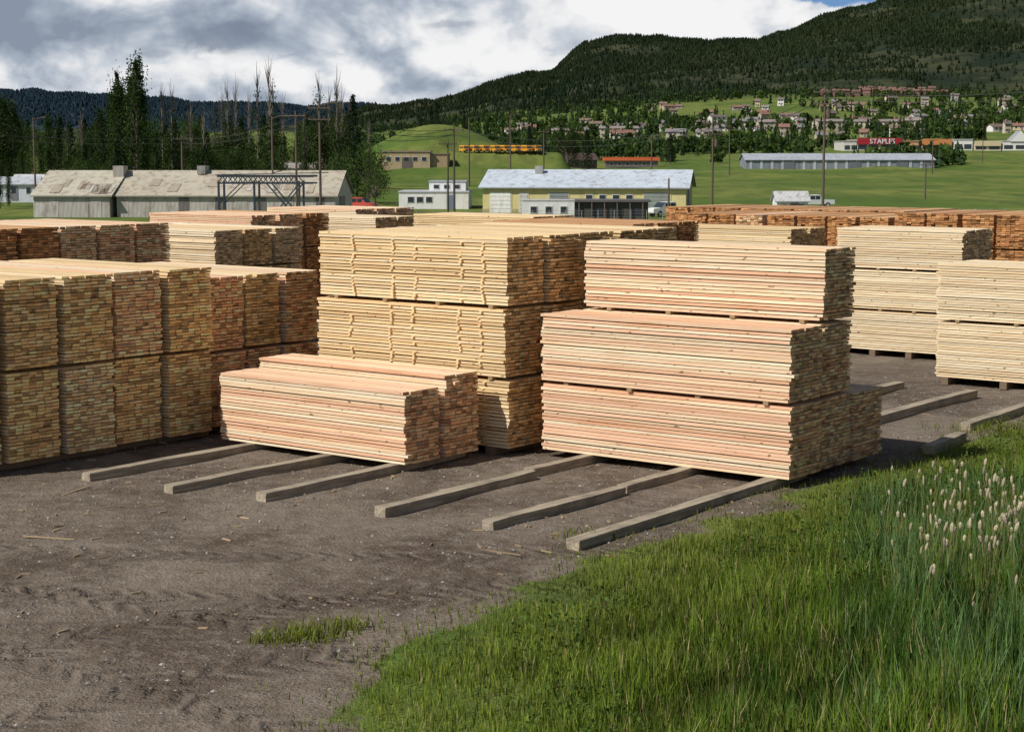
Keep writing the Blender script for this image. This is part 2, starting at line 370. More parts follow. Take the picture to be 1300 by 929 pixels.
for i in range(460):
    x=random.uniform(-11,9); y=random.uniform(17,34)
    if edge(np.array([x]),np.array([y]))[0]>.3: continue
    t=random.uniform(0,math.pi); L=random.choice((.04,.06,.1,.15)); 
    if random.random()<.03: L=.7
    M=Matrix.Translation((x,y,tz(x,y)+.012))@Matrix.Rotation(t,4,'Z')@Matrix.Rotation(random.uniform(-.1,.1),4,'Y')
    v=random.uniform(.4,.9); mb.box(-L/2,L/2,-.010,.010,-.008,.008,(.5*v,.37*v,.22*v),0,M)
mb.done('wood_debris',[PAINT])

# ------------------------------------------------------------------ grass
def blades(name,x,y,h,w,col,mat=GRASSM,lean=.35):
    n=len(x); z=terrain(x,y)-.02; t=rng.uniform(0,2*np.pi,n); dx,dy=np.cos(t),np.sin(t); lt=rng.uniform(0,2*np.pi,n)
    la=rng.uniform(.05,1,n)*lean*h; lx,ly=np.cos(lt)*la,np.sin(lt)*la
    def P(ox,oz,s): return np.stack([x+dx*w*s+lx*ox,y+dy*w*s+ly*ox,z+h*oz],1)
    V=np.stack([P(0,0,-.5),P(0,0,.5),P(.3,.55,.42),P(.3,.55,-.42),P(1,.97,0)],1).reshape(-1,3)
    i=5*np.arange(n)
    Fq=np.stack([i,i+1,i+2,i+3],1).tolist(); Ft=np.stack([i+3,i+2,i+4],1).tolist()
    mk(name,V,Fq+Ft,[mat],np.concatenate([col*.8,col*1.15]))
def grass():
    n=620000; x=rng.uniform(-4,19,n); y=rng.uniform(11.5,42,n); e=edge(x,y)
    inview=(x<.36*y+1.5)
    dens=np.clip(ss(-.5,1.8,e),0,1)
    k=(rng.random(n)<dens*np.where(inview,1,.2)); x,y,e=x[k],y[k],e[k]; n=len(x)
    clump=fbm(x*1.6,y*1.6,4); big=fbm(x*.4+9,y*.4,3); fine=fbm(x*4,y*4,2)
    h=(.10+.34*ss(0,4,e))*(.25+1.4*clump)*rng.uniform(.5,1.35,n)
    w=rng.uniform(.006,.015,n)
    c1=np.array([.125,.195,.028]);c2=np.array([.050,.100,.018]);c3=np.array([.21,.24,.042]);c4=np.array([.30,.25,.13])
    t=ss(.40,.58,big)[:,None]; col=c1*(1-t)+c2*t
    t=(1-ss(0,3.5,e))[:,None]*.75; col=col*(1-t)+c3*t
    t=ss(.5,.7,fine)[:,None]*.5; col=col*(1-t)+c3*t
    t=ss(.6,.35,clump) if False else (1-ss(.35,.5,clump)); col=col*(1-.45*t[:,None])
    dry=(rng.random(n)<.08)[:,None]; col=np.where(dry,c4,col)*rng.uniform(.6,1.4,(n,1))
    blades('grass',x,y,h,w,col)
    xs=[];ys=[]
    for cx,cy,r,m in ((-2.15,17.75,.22,330),(-1.75,18.1,.18,160),(-2.5,17.5,.12,60),(1.0,22.5,.25,120),(11.5,33,.8,900),(9,31.5,.6,700)):
        xs.append(rng.normal(cx,r,m)); ys.append(rng.normal(cy,r*.7,m))
    x=np.concatenate(xs);y=np.concatenate(ys);n=len(x)
    blades('weeds',x,y,rng.uniform(.04,.22,n),rng.uniform(.008,.018,n),np.array([[.17,.20,.035]])*rng.uniform(.6,1.3,(n,1)),lean=.8)
    n=16000; x=rng.uniform(2.6,9,n); y=rng.uniform(13,23.5,n)
    d=fbm(x*.6+77,y*.6,3); k=((x/y>.20+.16*(d-.5))&(rng.random(n)<ss(.35,.6,d)*.9+.1)); x,y=x[k],y[k]; n=len(x)
    blades('reeds',x,y,rng.uniform(.35,.85,n),rng.uniform(.009,.018,n),np.array([[.105,.175,.065]])*rng.uniform(.55,1.35,(n,1)),lean=.32)
    n=60000; x=rng.uniform(0,13,n); y=rng.uniform(12,32,n); d=fbm(x*.6+7,y*.6+3,3); k=(edge(x,y)>1.2)&(d>.46); x,y,d=x[k],y[k],d[k]; n=len(x)
    z=terrain(x,y)+rng.uniform(.02,1,n)*.65*ss(.45,.7,d)+.05; s=rng.uniform(.012,.034,n)
    q=rng.normal(0,1,(n,3)); q/=np.linalg.norm(q,axis=1)[:,None]; r=rng.normal(0,1,(n,3)); r-=q*(q*r).sum(1)[:,None]; r/=np.linalg.norm(r,axis=1)[:,None]
    C=np.stack([x,y,z],1); V=np.stack([C-q*s[:,None],C-r*s[:,None]*.5,C+q*s[:,None],C+r*s[:,None]*.5],1).reshape(-1,3)
    mk('undergrowth',V,np.arange(4*n).reshape(-1,4),[GRASSM],np.array([[.065,.11,.025]])*rng.uniform(.45,1.6,(n,1)))
grass()
mb=MB()
for i in range(330):
    y=random.gauss(19.6,1.7)
    if y<16.2: continue
    u=random.uniform(.225,.35)-(y-19.6)*.004
    x=u*y+random.uniform(-.2,.2)
    if random.random()>float(ss(.20,.30,np.array([x/y]))[0])*.8+.08: continue
    z=tz(x,y); h=random.uniform(.4,.85); lx,ly=random.uniform(-.15,.15),random.uniform(-.15,.15)
    mb.tube((x,y,z),(x+lx,y+ly,z+h),.006,.005,(.25,.24,.11),0,4,False)
    L=random.uniform(.05,.12); p0=Vector((x+lx,y+ly,z+h)); d=Vector((lx*.8+random.uniform(-.3,.3),ly*.8,1)).normalized(); v=random.uniform(.6,1.1); c=(.56*v,.48*v,.35*v); r=random.uniform(.011,.022)
    mb.tube(p0,p0+d*L*.25,r*.5,r,c,0,6,False); mb.tube(p0+d*L*.25,p0+d*L*.7,r,r*1.1,c,0,6,False); mb.tube(p0+d*L*.7,p0+d*L,r*1.1,r*.3,c,0,6,True)
mb.done('cattails',[GRASSM])

# ------------------------------------------------------------------ distant forest masses
def cones(name,x,y,h,w,col,ns=5,tiers=1):
    n=len(x); z=terrain(x,y)
    Vs=[];Fs=[];off=0
    t=np.arange(ns)/ns*2*np.pi
    ph=rng.uniform(0,6.28,n)
    cc=[]
    for k in range(tiers):
        zb=h*(.08+.32*k) if tiers>1 else h*.03; ww=w*(1-.3*k); zt=h*(1 if k==tiers-1 else .5+.25*k)
        jr=rng.uniform(.6,1.2,(n,ns))
        ring=np.stack([x[:,None]+np.cos(t+ph[:,None])*ww[:,None]*jr,y[:,None]+np.sin(t+ph[:,None])*ww[:,None]*jr,(z+zb)[:,None]+rng.uniform(-.06,.06,(n,ns))*h[:,None]],-1)
        tip=np.stack([x+rng.normal(0,.06,n)*w,y,z+zt],-1)[:,None]
        Vs.append(np.concatenate([ring,tip],1).reshape(-1,3))
        f=np.array([(i,(i+1)%ns,ns) for i in range(ns)])
        Fs.append((f[None]+(ns+1)*np.arange(n)[:,None,None]).reshape(-1,3)+off); off+=n*(ns+1)
        cc.append(np.repeat(col,ns,0))
    mk(name,np.concatenate(Vs),np.concatenate(Fs),[LEAF],np.concatenate(cc))
def hill_forest():
    n=95000; px=rng.uniform(380,1420,n); D=1650+1620*rng.random(n)**.8
    th=np.arctan((px-650)/F); x=D*np.sin(th); y=D*np.cos(th)
    p=1-.93*meadow(x,y,D); p*=np.where(D<2200,.45,1)
    p*=1-.8*ss(.585,.64,fbm(x*.009+30,y*.005,4))*(D<3100)
    k=rng.random(n)<p; x,y=x[k],y[k]; n=len(x)
    h=rng.uniform(2.8,7,n); v=rng.uniform(.4,1.5,(n,1))
    tint=fbm(x*.003+50,y*.002,3)[:,None]; base=np.array([[.013,.024,.014]])*(1-tint)+np.array([[.032,.044,.018]])*tint  # conifer green, darkened so the colour also carries cloud shade on the hill
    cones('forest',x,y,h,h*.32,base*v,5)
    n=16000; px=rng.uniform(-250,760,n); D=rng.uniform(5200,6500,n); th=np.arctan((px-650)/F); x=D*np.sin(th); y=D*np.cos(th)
    h=rng.uniform(7,15,n); cones('forest_background',x,y,h,h*.6,np.array([[.020,.036,.050]])*rng.uniform(.75,1.25,(n,1)),4)  # far trees: dark green with distance haze painted in as blue
hill_forest()
def town_trees():
    n=7500; px=rng.uniform(380,1400,n); D=480*(1950/480)**rng.random(n); th=np.arctan((px-650)/F); x=D*np.sin(th); y=D*np.cos(th)
    d=fbm(x*.012+2,y*.006+5,4); thr=np.where(D<700,.60,np.where(D<1000,.48,.43)); k=(d>thr)&~((px<730)&(D<560)); x,y,D=x[k],y[k],D[k]; n=len(x)
    con=rng.random(n)<.65; h=rng.uniform(4,9,n)*np.where(D<750,.8,1)
    xc,yc,hc=x[con],y[con],h[con]; cones('distant_trees',xc,yc,hc,hc*.24,np.array([[.026,.045,.018]])*rng.uniform(.5,1.6,(len(xc),1)),6,3)
    xd,yd,hd=x[~con],y[~con],h[~con]*.8; n=len(xd); z=terrain(xd,yd)
    m=40; q=rng.normal(0,1,(n,m,3)); q/=np.linalg.norm(q,axis=2)[:,:,None]; q*=rng.uniform(.6,1.05,(n,m,1)); C=np.stack([xd,yd,z+hd*.55],1)[:,None]+q*np.stack([hd*.42,hd*.42,hd*.48],1)[:,None]
    s=(hd*.2)[:,None,None]; a=rng.normal(0,1,(n,m,3)); b=rng.normal(0,1,(n,m,3))
    a/=np.linalg.norm(a,axis=2)[:,:,None]; b/=np.linalg.norm(b,axis=2)[:,:,None]
    V=np.stack([C-a*s,C-b*s,C+a*s,C+b*s],2).reshape(-1,3)
    col=np.repeat(np.array([[.05,.08,.022]])*rng.uniform(.6,1.5,(n,1)),m,0)*rng.uniform(.7,1.2,(n*m,1))
    mk('distant_trees',V,np.arange(4*n*m).reshape(-1,4),[LEAF],col)
town_trees()

# ------------------------------------------------------------------ individual trees
def tree_mesh(kind,h,seed):
    r=np.random.default_rng(seed); mb=MB(); bark=(.09,.07,.055); pts=[];sz=[];cl=[]
    if kind=='poplar':
        mb.tube((0,0,-.5),(0,0,h*.55),h*.016,h*.008,bark,0,6); mb.tube((0,0,h*.55),(.1,0,h*.97),h*.008,h*.002,bark,0,5)
        for i in range(70):
            z=h*(.06+.90*r.random()); R=h*.075*min(1,(h-z)/(h*.35)+.12)*r.uniform(.5,1.25); t=r.uniform(0,6.28)
            p=Vector((R*.8*math.cos(t),R*.8*math.sin(t),z+R*1.2)); mb.tube((0,0,z-R*.6),p,h*.004,h*.0015,bark,0,3,False)
            m=55; c=np.array(p)+r.normal(0,1,(m,3))*np.array([R*.36,R*.36,R*1.0]); pts.append(c); sz.append(np.full(m,h*.010)); cl.append(np.full(m,r.uniform(.5,1.5)))
        col=np.array([.032,.054,.018])
    elif kind=='pine':
        mb.tube((0,0,-.5),(0,0,h*.98),h*.016,h*.002,bark,0,6)
        for i in range(90):
            f=.1+.9*(i/90); z=h*f; R=h*.2*(1-f)**.8*r.uniform(.65,1.2)+.15; t=i*2.4
            p=np.array([R*math.cos(t),R*math.sin(t),z-R*.15]); mb.tube((0,0,z),tuple(p),h*.003,h*.001,bark,0,3,False)
            m=32; k=r.random(m)[:,None]**.7; c=np.array([0,0,z])*(1-k)+p*k+r.normal(0,1,(m,3))*np.array([R*.14+.05,R*.14+.05,h*.010]); pts.append(c); sz.append(np.full(m,h*.012)); cl.append(np.full(m,r.uniform(.5,1.5)))
        col=np.array([.022,.039,.018])
    elif kind=='broad':
        mb.tube((0,0,-.5),(0,0,h*.4),h*.026,h*.018,bark,0,7)
        for i in range(24):
            t=r.uniform(0,6.28); R=h*.32*r.uniform(.2,1.); z=h*r.uniform(.32,.88); R*=math.sqrt(max(.1,1-((z/h-.55)/.42)**2))
            p=Vector((R*math.cos(t),R*math.sin(t),z)); mb.tube((0,0,h*.3),p,h*.010,h*.003,bark,0,4,False)
            m=110; q=r.normal(0,1,(m,3)); c=np.array(p)+q*h*.062; pts.append(c); sz.append(np.full(m,h*.014)); cl.append(np.full(m,r.uniform(.55,1.45)))
        col=np.array([.045,.075,.022])
    else:
        mb.tube((0,0,-.5),(0,0,h),h*.012,h*.001,(.16,.13,.11),0,5)
        for i in range(50):
            z=h*r.uniform(.2,.86); t=r.uniform(0,6.28); L=h*r.uniform(.06,.15); q=(L*.28*math.cos(t),L*.28*math.sin(t),z+L)
            mb.tube((0,0,z),q,h*.0035,h*.001,(.15,.12,.10),0,3,False)
            if r.random()<.45 and z<h*.65:
                m=26; c=np.array(q)+r.normal(0,1,(m,3))*np.array([h*.02,h*.02,h*.04]); pts.append(c); sz.append(np.full(m,h*.009)); cl.append(np.full(m,r.uniform(.6,1.4)))
        for i in range(20):
            t=r.uniform(0,6.28); z=h*r.uniform(.1,.48); m=50; c=np.array([h*.05*math.cos(t),h*.05*math.sin(t),z])+r.normal(0,1,(m,3))*np.array([h*.025,h*.025,h*.05]); pts.append(c); sz.append(np.full(m,h*.011)); cl.append(np.full(m,r.uniform(.6,1.4)))
        col=np.array([.038,.058,.020])
    C=np.concatenate(pts); s=np.concatenate(sz)[:,None]*r.uniform(.7,1.3,(len(C),1)); k=np.concatenate(cl)[:,None]*r.uniform(.7,1.3,(len(C),1))
    a=r.normal(0,1,C.shape); a/=np.linalg.norm(a,axis=1)[:,None]; b=r.normal(0,1,C.shape); b-=a*(a*b).sum(1)[:,None]; b/=np.linalg.norm(b,axis=1)[:,None]
    LV=np.stack([C-a*s,C-b*s*.6,C+a*s,C+b*s*.6],1).reshape(-1,3); off=len(mb.V)
    V=mb.V+LV.tolist(); Fc=mb.F+(np.arange(len(LV)).reshape(-1,4)+off).tolist()
    cols=np.concatenate([np.array(mb.C),col[None]*k]); mi=[0]*len(mb.F)+[1]*len(C)
    ob=mk(kind,V,Fc,[PAINT,LEAF],cols,mi,False,link=False); return ob.data
TM={}
for kd,nv in (('poplar',3),('pine',3),('broad',3),('bare',3)):
    TM[kd]=[tree_mesh(kd,10.0,100+i*7+len(kd)) for i in range(nv)]
NM={'poplar':'poplar_tree','pine':'pine_tree','broad':'deciduous_tree','bare':'bare_poplar_tree'}
def tree(kind,px,D,topy=None,h=None,wk=1.0):
    x=(px-650)/F*D; z=tz(x,D)
    if h is None: h=5+(200-topy)/F*D-z
    h=max(h,2)
    ob=bpy.data.objects.new(NM[kind],random.choice(TM[kind])); ob.location=(x,D,z-.1)
    s=h/10; w=s*random.uniform(.9,1.15)*(1.0 if h<16 else .85)*wk; ob.scale=(w,w,s); ob.rotation_euler=(0,0,random.uniform(0,6.28)); COL.objects.link(ob)
for px,D,ty in ((154,270,90),(178,262,70),(174,266,96),(184,268,108),(163,275,122),(148,276,118),(158,272,104),(12,300,122),(22,305,128),(5,300,135),(30,310,150),(133,290,135),(68,300,145),(238,300,185),(2,230,200),(14,236,210),(118,300,160),(200,290,165)): tree('poplar',px,D,ty,wk=.9)
for px,D,ty in ((293,300,100),(303,305,92),(330,290,80),(345,288,72),(362,300,118),(408,300,90),(430,290,82),(448,300,120),(210,310,105),(222,305,100),(108,320,140),(90,320,150),(262,310,135),(470,310,150),(320,300,110),(388,310,140),(420,300,110),(285,310,110),(350,305,100),(246,300,125),(436,310,105),(275,300,130)): tree('bare',px,D,ty)
for i in range(100):
    px=random.uniform(-60,475); D=random.uniform(330,470); tree(random.choice(['pine','pine','poplar','broad']),px,D,random.uniform(145,182))
for i in range(34):
    px=random.uniform(-60,350); D=random.uniform(255,300); tree(random.choice(['broad','broad','pine','poplar']),px,D,random.uniform(178,212))
for px,D,ty in ((477,225,208),(468,245,175),(455,250,165),(450,300,122),(440,250,185),(405,150,262),(1228,700,165),(555,470,130),(548,474,136),(590,480,145),(535,470,148),(720,430,150),(690,470,165),(745,420,165),(672,500,160),(850,520,170),(990,560,180),(1010,560,185),(690,260,262),(700,262,264),(712,440,158),(728,450,166)):
    tree('broad' if ty in(208,175,262,185,264,150) else 'pine',px,D,ty)

# ------------------------------------------------------------------ buildings
def W2(px,D): return px*D/F
def windows(mb,x0,x1,y,z0,z1,n,w):
    for i in range(n):
        c=x0+(x1-x0)*(i+.5)/n
        mb.box(c-w/2-.08,c+w/2+.08,y-.05,y+.02,z0-.08,z1+.08,(.6,.6,.58),0); mb.box(c-w/2,c+w/2,y-.07,y-.03,z0,z1,(.03,.04,.05),1)
D=205; x=W2(45-650,D); z=-2.2
mb=MB(); L1=W2(98,D); L2=W2(285,D)
for a,b,ro,ex in ((0,L1,(.50,.47,.38),0),(L1+.6,L1+L2,(.48,.44,.35),.8)):
    mb.gwall(a,b,0+ex,14,0,2.9,2.7,(.46,.44,.40),2); mb.gable(a,b,ex,14,2.9,2.7,ro,2,.35)
    q=a+.3
    while q<b-1:
        wd=random.uniform(.7,1.5); c=random.choice([(.50,.48,.44),(.42,.40,.36),(.30,.24,.18),(.55,.53,.5),(.16,.15,.14)])
        if random.random()<.6: mb.box(q,min(q+wd,b-.1),ex-.03,ex-.003,.05,random.choice((2.75,2.75,1.8)),c,2)
        q+=wd+random.uniform(.05,1.2)
    for i in range(9):
        q=a+(b-a)*random.uniform(.05,.9); wd=random.uniform(.6,1.6); c=random.choice([(.42,.36,.28),(.55,.52,.45),(.40,.35,.27)])
        s0=2.7/((14-ex)/2); t0=random.uniform(.0,2.5); t1=t0+random.uniform(1.5,3.5)
        mb.poly([(q,ex+t0,2.9+t0*s0+.07),(q+wd,ex+t0,2.9+t0*s0+.07),(q+wd,ex+t1,2.9+t1*s0+.07),(q,ex+t1,2.9+t1*s0+.07)],c,2)
mb.box(L1-1,L1+.3,5,7,4.6,6.2,(.35,.33,.3),2); mb.box(L1+9,L1+10,6,8,5.2,6.2,(.3,.3,.3),2)
mb.box(L1+L2-.0,L1+L2+.08,4,8,0,2.6,(.16,.14,.12),0)
mb.done('corrugated_warehouse',[PAINT,GLASS,CORR],(x,D,z),-.06)
D=222; x=W2(613-650,D); mb=MB(); L=W2(256,D); yc=(.58,.51,.24)
mb.gwall(0,L,0,14,0,3.4,2.0,yc,0); mb.gable(0,L,0,14,3.4,2.0,(.55,.62,.70),2,.5)
mb.box(-.05,L+.05,-.04,0.01,0,.5,(.38,.33,.16),0)
for q,w,c in ((1.0,2.6,(.75,.75,.72)),(4.8,1.0,(.5,.5,.48)),(8.6,2.4,(.22,.24,.25)),(20.6,3.2,(.24,.27,.25))):
    mb.box(q-.15,q+w+.15,-.06,.01,0,2.75,(.6,.55,.35),0); mb.box(q,q+w,-.09,-.03,0,2.6,c,0)
    for k in range(1,5): mb.box(q,q+w,-.11,-.08,k*.52,k*.52+.04,tuple(v*.6 for v in c),0)
windows(mb,12.8,19.6,0,1.5,2.3,4,.8)
mb.box(L,L+.06,3,6.5,0,2.9,(.16,.17,.18),0); mb.box(L,L+.06,8.5,11,0,2.9,(.55,.5,.36),0); mb.box(6,7,5,6,4.6,5.9,(.3,.3,.3),0)
mb.done('yellow_workshop_building',[PAINT,GLASS,CORR],(x,D,-2.0),-.16)
D=235; mb=MB(); L=W2(88,D); 
mb.box(0,L,0,9,0,2.3,(.72,.73,.72),0); mb.box(-.1,L+.1,-.1,9.1,2.3,2.5,(.45,.47,.5),0); mb.box(L*.42,L*.95,2,8,2.5,3.7,(.70,.72,.74),0); mb.box(L*.42-.1,L*.95+.1,1.9,8.1,3.7,3.85,(.35,.38,.42),0)
windows(mb,1,L*.5,0,1.0,1.7,3,.8); mb.box(L*.7,L*.7+1,-.05,.01,0,2,(.15,.2,.3),0); windows(mb,L*.45,L*.9,2,2.8,3.3,3,.7)
mb.done('white_office_building',[PAINT,GLASS],(W2(507-650,D),D,-2.0),-.03)
D=185; mb=MB(); mb.box(0,W2(110,D),0,6,0,2.3,(.06,.055,.05),0); mb.box(-.3,W2(110,D)+.3,-.4,6.4,2.3,2.5,(.10,.09,.09),0); 
for i in range(7): mb.box(.5+i*1.35,.62+i*1.35,-.35,-.2,0,2.3,(.14,.10,.07),0)
for i in range(4): mb.box(1+i*2.2,2.2+i*2.2,-.05,0.01,.9,1.6,(.10,.11,.12),1)
mb.done('dark_shed',[PAINT,GLASS],(W2(712-650,D),D,-2),-.05)
D=178; mb=MB(); mb.box(0,W2(66,D),0,2.6,.5,2.6,(.72,.72,.7),0); mb.box(-.05,W2(66,D)+.05,-.05,2.65,2.6,2.7,(.5,.5,.5),0); windows(mb,.4,5,0,1.4,2.0,3,.6); mb.box(.3,5,.2,2.4,.1,.5,(.04,.04,.04),0)
mb.tube((1,-.02,.3),(1,.25,.3),.32,.32,(.02,.02,.02),0,10); mb.tube((4,-.02,.3),(4,.25,.3),.32,.32,(.02,.02,.02),0,10)
mb.done('office_trailer',[PAINT,GLASS],(W2(663-650,D),D,-2),0)
for px,D,w,c in ((-10,250,60,(.62,.66,.72)),(20,262,36,(.7,.72,.75)),(355,330,46,(.45,.42,.38)),(232,300,40,(.42,.30,.22)),(985,205,40,(.72,.73,.75))):
    mb=MB(); L=W2(w,D); mb.gwall(0,L,0,L*.6,-1,2.4,.9,c,0); mb.gable(0,L,0,L*.6,2.4,.9,tuple(v*.75 for v in c),2,.25); windows(mb,.3,L-.3,0,1,1.8,3,.6); mb.box(L*.45,L*.45+.9,-.06,.01,0,2,(.2,.2,.22),0)
    xx=W2(px-650,D); mb.done('shed',[PAINT,GLASS,CORR],(xx,D,tz(xx,D)+(.9 if D>300 else -.3 if px>900 else .3)),random.uniform(-.1,.1))
D=392; mb=MB(); L=W2(84,D); mb.box(0,L*.72,0,9,-1,3.6,(.40,.31,.19),0); mb.box(L*.72,L,1,9,-1,3.1,(.34,.25,.15),0); mb.box(-.2,L*.72+.2,-.2,9.2,3.6,3.95,(.25,.2,.14),0); mb.box(L*.72,L+.2,.8,9.2,3.1,3.35,(.22,.18,.13),0)
windows(mb,.5,L*.7,0,1.6,2.5,5,1.0); mb.box(L*.3,L*.3+2.4,-.06,.01,0,2.4,(.12,.10,.09),0)
xx=W2(486-650,D); mb.done('tan_brick_building',[PAINT,GLASS],(xx,D,tz(xx+6,D)),0)
D=470; mb=MB(); L=W2(236,D); mb.gwall(0,L,0,16,-1,3.2,1.6,(.22,.25,.29),2); mb.gable(0,L,0,16,3.2,1.6,(.42,.46,.51),2,.4)
for i in range(17): mb.box(1+i*(L-2)/17,1.7+i*(L-2)/17,-.1,0,-1,3.0,(.40,.44,.48),0)
for q in (.2,.55,.8): mb.box(L*q,L*q+3,-.16,-.08,-1,2.6,(.12,.14,.16),0)
xx=W2(945-650,D); mb.done('long_steel_warehouse',[PAINT,GLASS,CORR],(xx,D,max(tz(xx,D),tz(xx+L,D))-.9),-.03)
D=500; mb=MB(); L=W2(66,D); mb.box(0,L,0,8,0,2,(.14,.12,.11),0); mb.box(-.5,L+.5,-.6,8.5,2,3,(.55,.12,.04),0); windows(mb,.5,L-.5,0,.7,1.5,6,1)
xx=W2(768-650,D); mb.done('canopy_shop',[CLEAN,GLASS],(xx,D,tz(xx,D)),0)
mb=MB(); L=W2(40,D); mb.gwall(0,L,0,7,-1,2.2,1.6,(.10,.07,.05),0); mb.gable(0,L,0,7,2.2,1.6,(.09,.06,.05),0,.5); windows(mb,.5,L-.5,0,.8,1.6,3,1); xx=W2(718-650,480); mb.done('cabin',[PAINT,GLASS],(xx,480,tz(xx,480)),.3)
D=660
def shop(px,w,h,c,fc=None,name='retail_building',sign=False,gab=0):
    mb=MB(); L=W2(w,D); mb.box(0,L,0,20,-2,h,c,0); mb.box(-.2,L+.2,-.2,20.2,h,h+.35,tuple(v*.6 for v in c),0)
    n=max(2,int(L/4)); 
    for i in range(n): mb.box(L*(i+.12)/n,L*(i+.88)/n,-.08,0.01,.2,min(2.2,h*.55),(.05,.06,.07),1)
    if fc: mb.box(L*.02,L*.98,-.6,-.02,h*.55,h+.8,fc,0)
    if gab: mb.poly([(L*.2,-.4,h),(L*.8,-.4,h),(L*.5,-.4,h+gab)],c,0); mb.poly([(L*.5,6,h+gab),(L*.8,6,h),(L*.8,-.4,h),(L*.5,-.4,h+gab)],(.3,.3,.32),0); mb.poly([(L*.2,-.4,h),(L*.2,6,h),(L*.5,6,h+gab),(L*.5,-.4,h+gab)],(.3,.3,.32),0)
    xx=W2(px-650,D); zz=tz(xx+L/2,D)+.3; ob=mb.done(name,[CLEAN,GLASS],(xx,D,zz),0)
    if sign:
        cu=bpy.data.curves.new('sign_lettering','FONT'); cu.body='STAPLES'; cu.size=2.6; cu.extrude=.08; cu.align_x='CENTER'
        t=bpy.data.objects.new('sign_lettering',cu); COL.objects.link(t); t.parent=ob; t.location=(L*.55,-.72,h*.55+(h*.45+.8)*.5-.9); t.rotation_euler=(math.pi/2,0,0); cu.materials.append(mat_simple('white_letters',(.75,.75,.75),.4))
shop(1068,17,3.2,(.62,.60,.56)); shop(1084,58,3.6,(.55,.50,.45),(.30,.015,.025),sign=True); shop(1143,22,3.0,(.55,.30,.16)); shop(1166,38,3.2,(.62,.42,.26),(.55,.22,.08)); shop(1206,24,3.6,(.75,.74,.70)); shop(1232,34,2.6,(.66,.56,.42),(.6,.5,.32)); shop(1268,44,3.0,(.76,.75,.72),gab=4)
def house(px,D,w,c,rc,st=1,name='house'):
    x=W2(px-650,D); L=w*D/F if w>5 else 9; d=L*random.uniform(.55,.8); h=2.5*st
    mb=MB(); mb.gwall(0,L,0,d,-2.5,h,1.3,c,0); mb.gable(0,L,0,d,h,1.3,rc,0,.5)
    for s in range(st):
        n=max(2,int(L/2.6)); windows(mb,.4,L-.4,0,.9+2.5*s,1.9+2.5*s,n,1.1)
        for k in (d*.35,d*.7): mb.box(L,L+.05,k-.5,k+.5,.9+2.5*s,1.9+2.5*s,(.03,.04,.05),1)
    mb.box(L*.5,L*.5+.9,-.12,-.02,0,2,(.2,.15,.12),0); mb.box(L*.2,L*.2+.7,d*.3,d*.3+.7,h,h+2.0,(.35,.2,.15),0)
    mb.done(name,[PAINT,GLASS],(x,D,tz(x+L/2,D)+.3),random.uniform(-.35,.35))
WC=[(.62,.60,.54),(.54,.46,.37),(.38,.32,.26),(.70,.68,.66),(.42,.35,.28),(.32,.30,.29),(.54,.43,.30)]
RC=[(.14,.12,.11),(.18,.13,.10),(.20,.19,.19),(.22,.12,.09)]
hr=random.Random(5)
for i in range(115):
    px=hr.uniform(640,1310); D=hr.uniform(820,1500)
    if D>1300 and px<800: continue
    house(px,D,hr.uniform(8,26)*900/D,hr.choice(WC),hr.choice(RC),hr.choice([1,1,2]))
for i in range(13): house(1040+i*12.5,1640+random.uniform(-12,12),9.5,(.26,.12,.085),(.18,.10,.08),2,'brick_townhouse')
for i in range(8): house(1085+i*12.5,1740+random.uniform(-12,12),8.5,(.24,.13,.09),(.17,.10,.08),2,'brick_townhouse')
for px,w in ((760,60),(700,34),(1035,40),(1080,60),(960,24),(1145,20)): house(px,980,w*.9,(.50,.42,.34),(.26,.22,.2),2,'apartment_building')
for px,D in ((362,345),(402,350),(385,360),(250,350)): house(px,D,26,(.55,.48,.40),(.16,.13,.12),1)

def bus(x,D,z,rt):
    mb=MB(); y=(.70,.33,.03)
    mb.box(-1.15,1.15,0,8,.5,2.5,y,0); mb.box(-1.05,1.05,.1,7.9,2.5,2.72,(.72,.40,.08),0); mb.box(-.95,.95,-1.1,0,.5,1.4,y,0); mb.box(-1.0,1.0,-.04,0.01,1.5,2.25,(.03,.03,.04),1)
    mb.box(-1.0,1.0,-1.25,-1.1,.4,.62,(.03,.03,.03),0); mb.box(-.6,.6,-1.13,-1.1,.75,1.15,(.05,.05,.05),0)
    for s in (-1,1):
        for i in range(7): mb.box(s*1.15-.03,s*1.15+.03,.4+i*1.05,1.2+i*1.05,1.55,2.2,(.03,.03,.04),1)
        for yy in (-.5,5.8): mb.tube((s*.8,yy,.45),(s*1.18,yy,.45),.45,.45,(.02,.02,.02),0,10)
    ob=mb.done('school_bus',[CLEAN,GLASS],(x,D,z),rt); ob.scale=(.62,.62,.62)
for i in range(8): 
    x=-10.8+i*2.45+random.uniform(-.2,.2); y=411.5+random.uniform(-.8,.8); bus(x,y,tz(x,y)-.02,.3+random.uniform(-.08,.08))

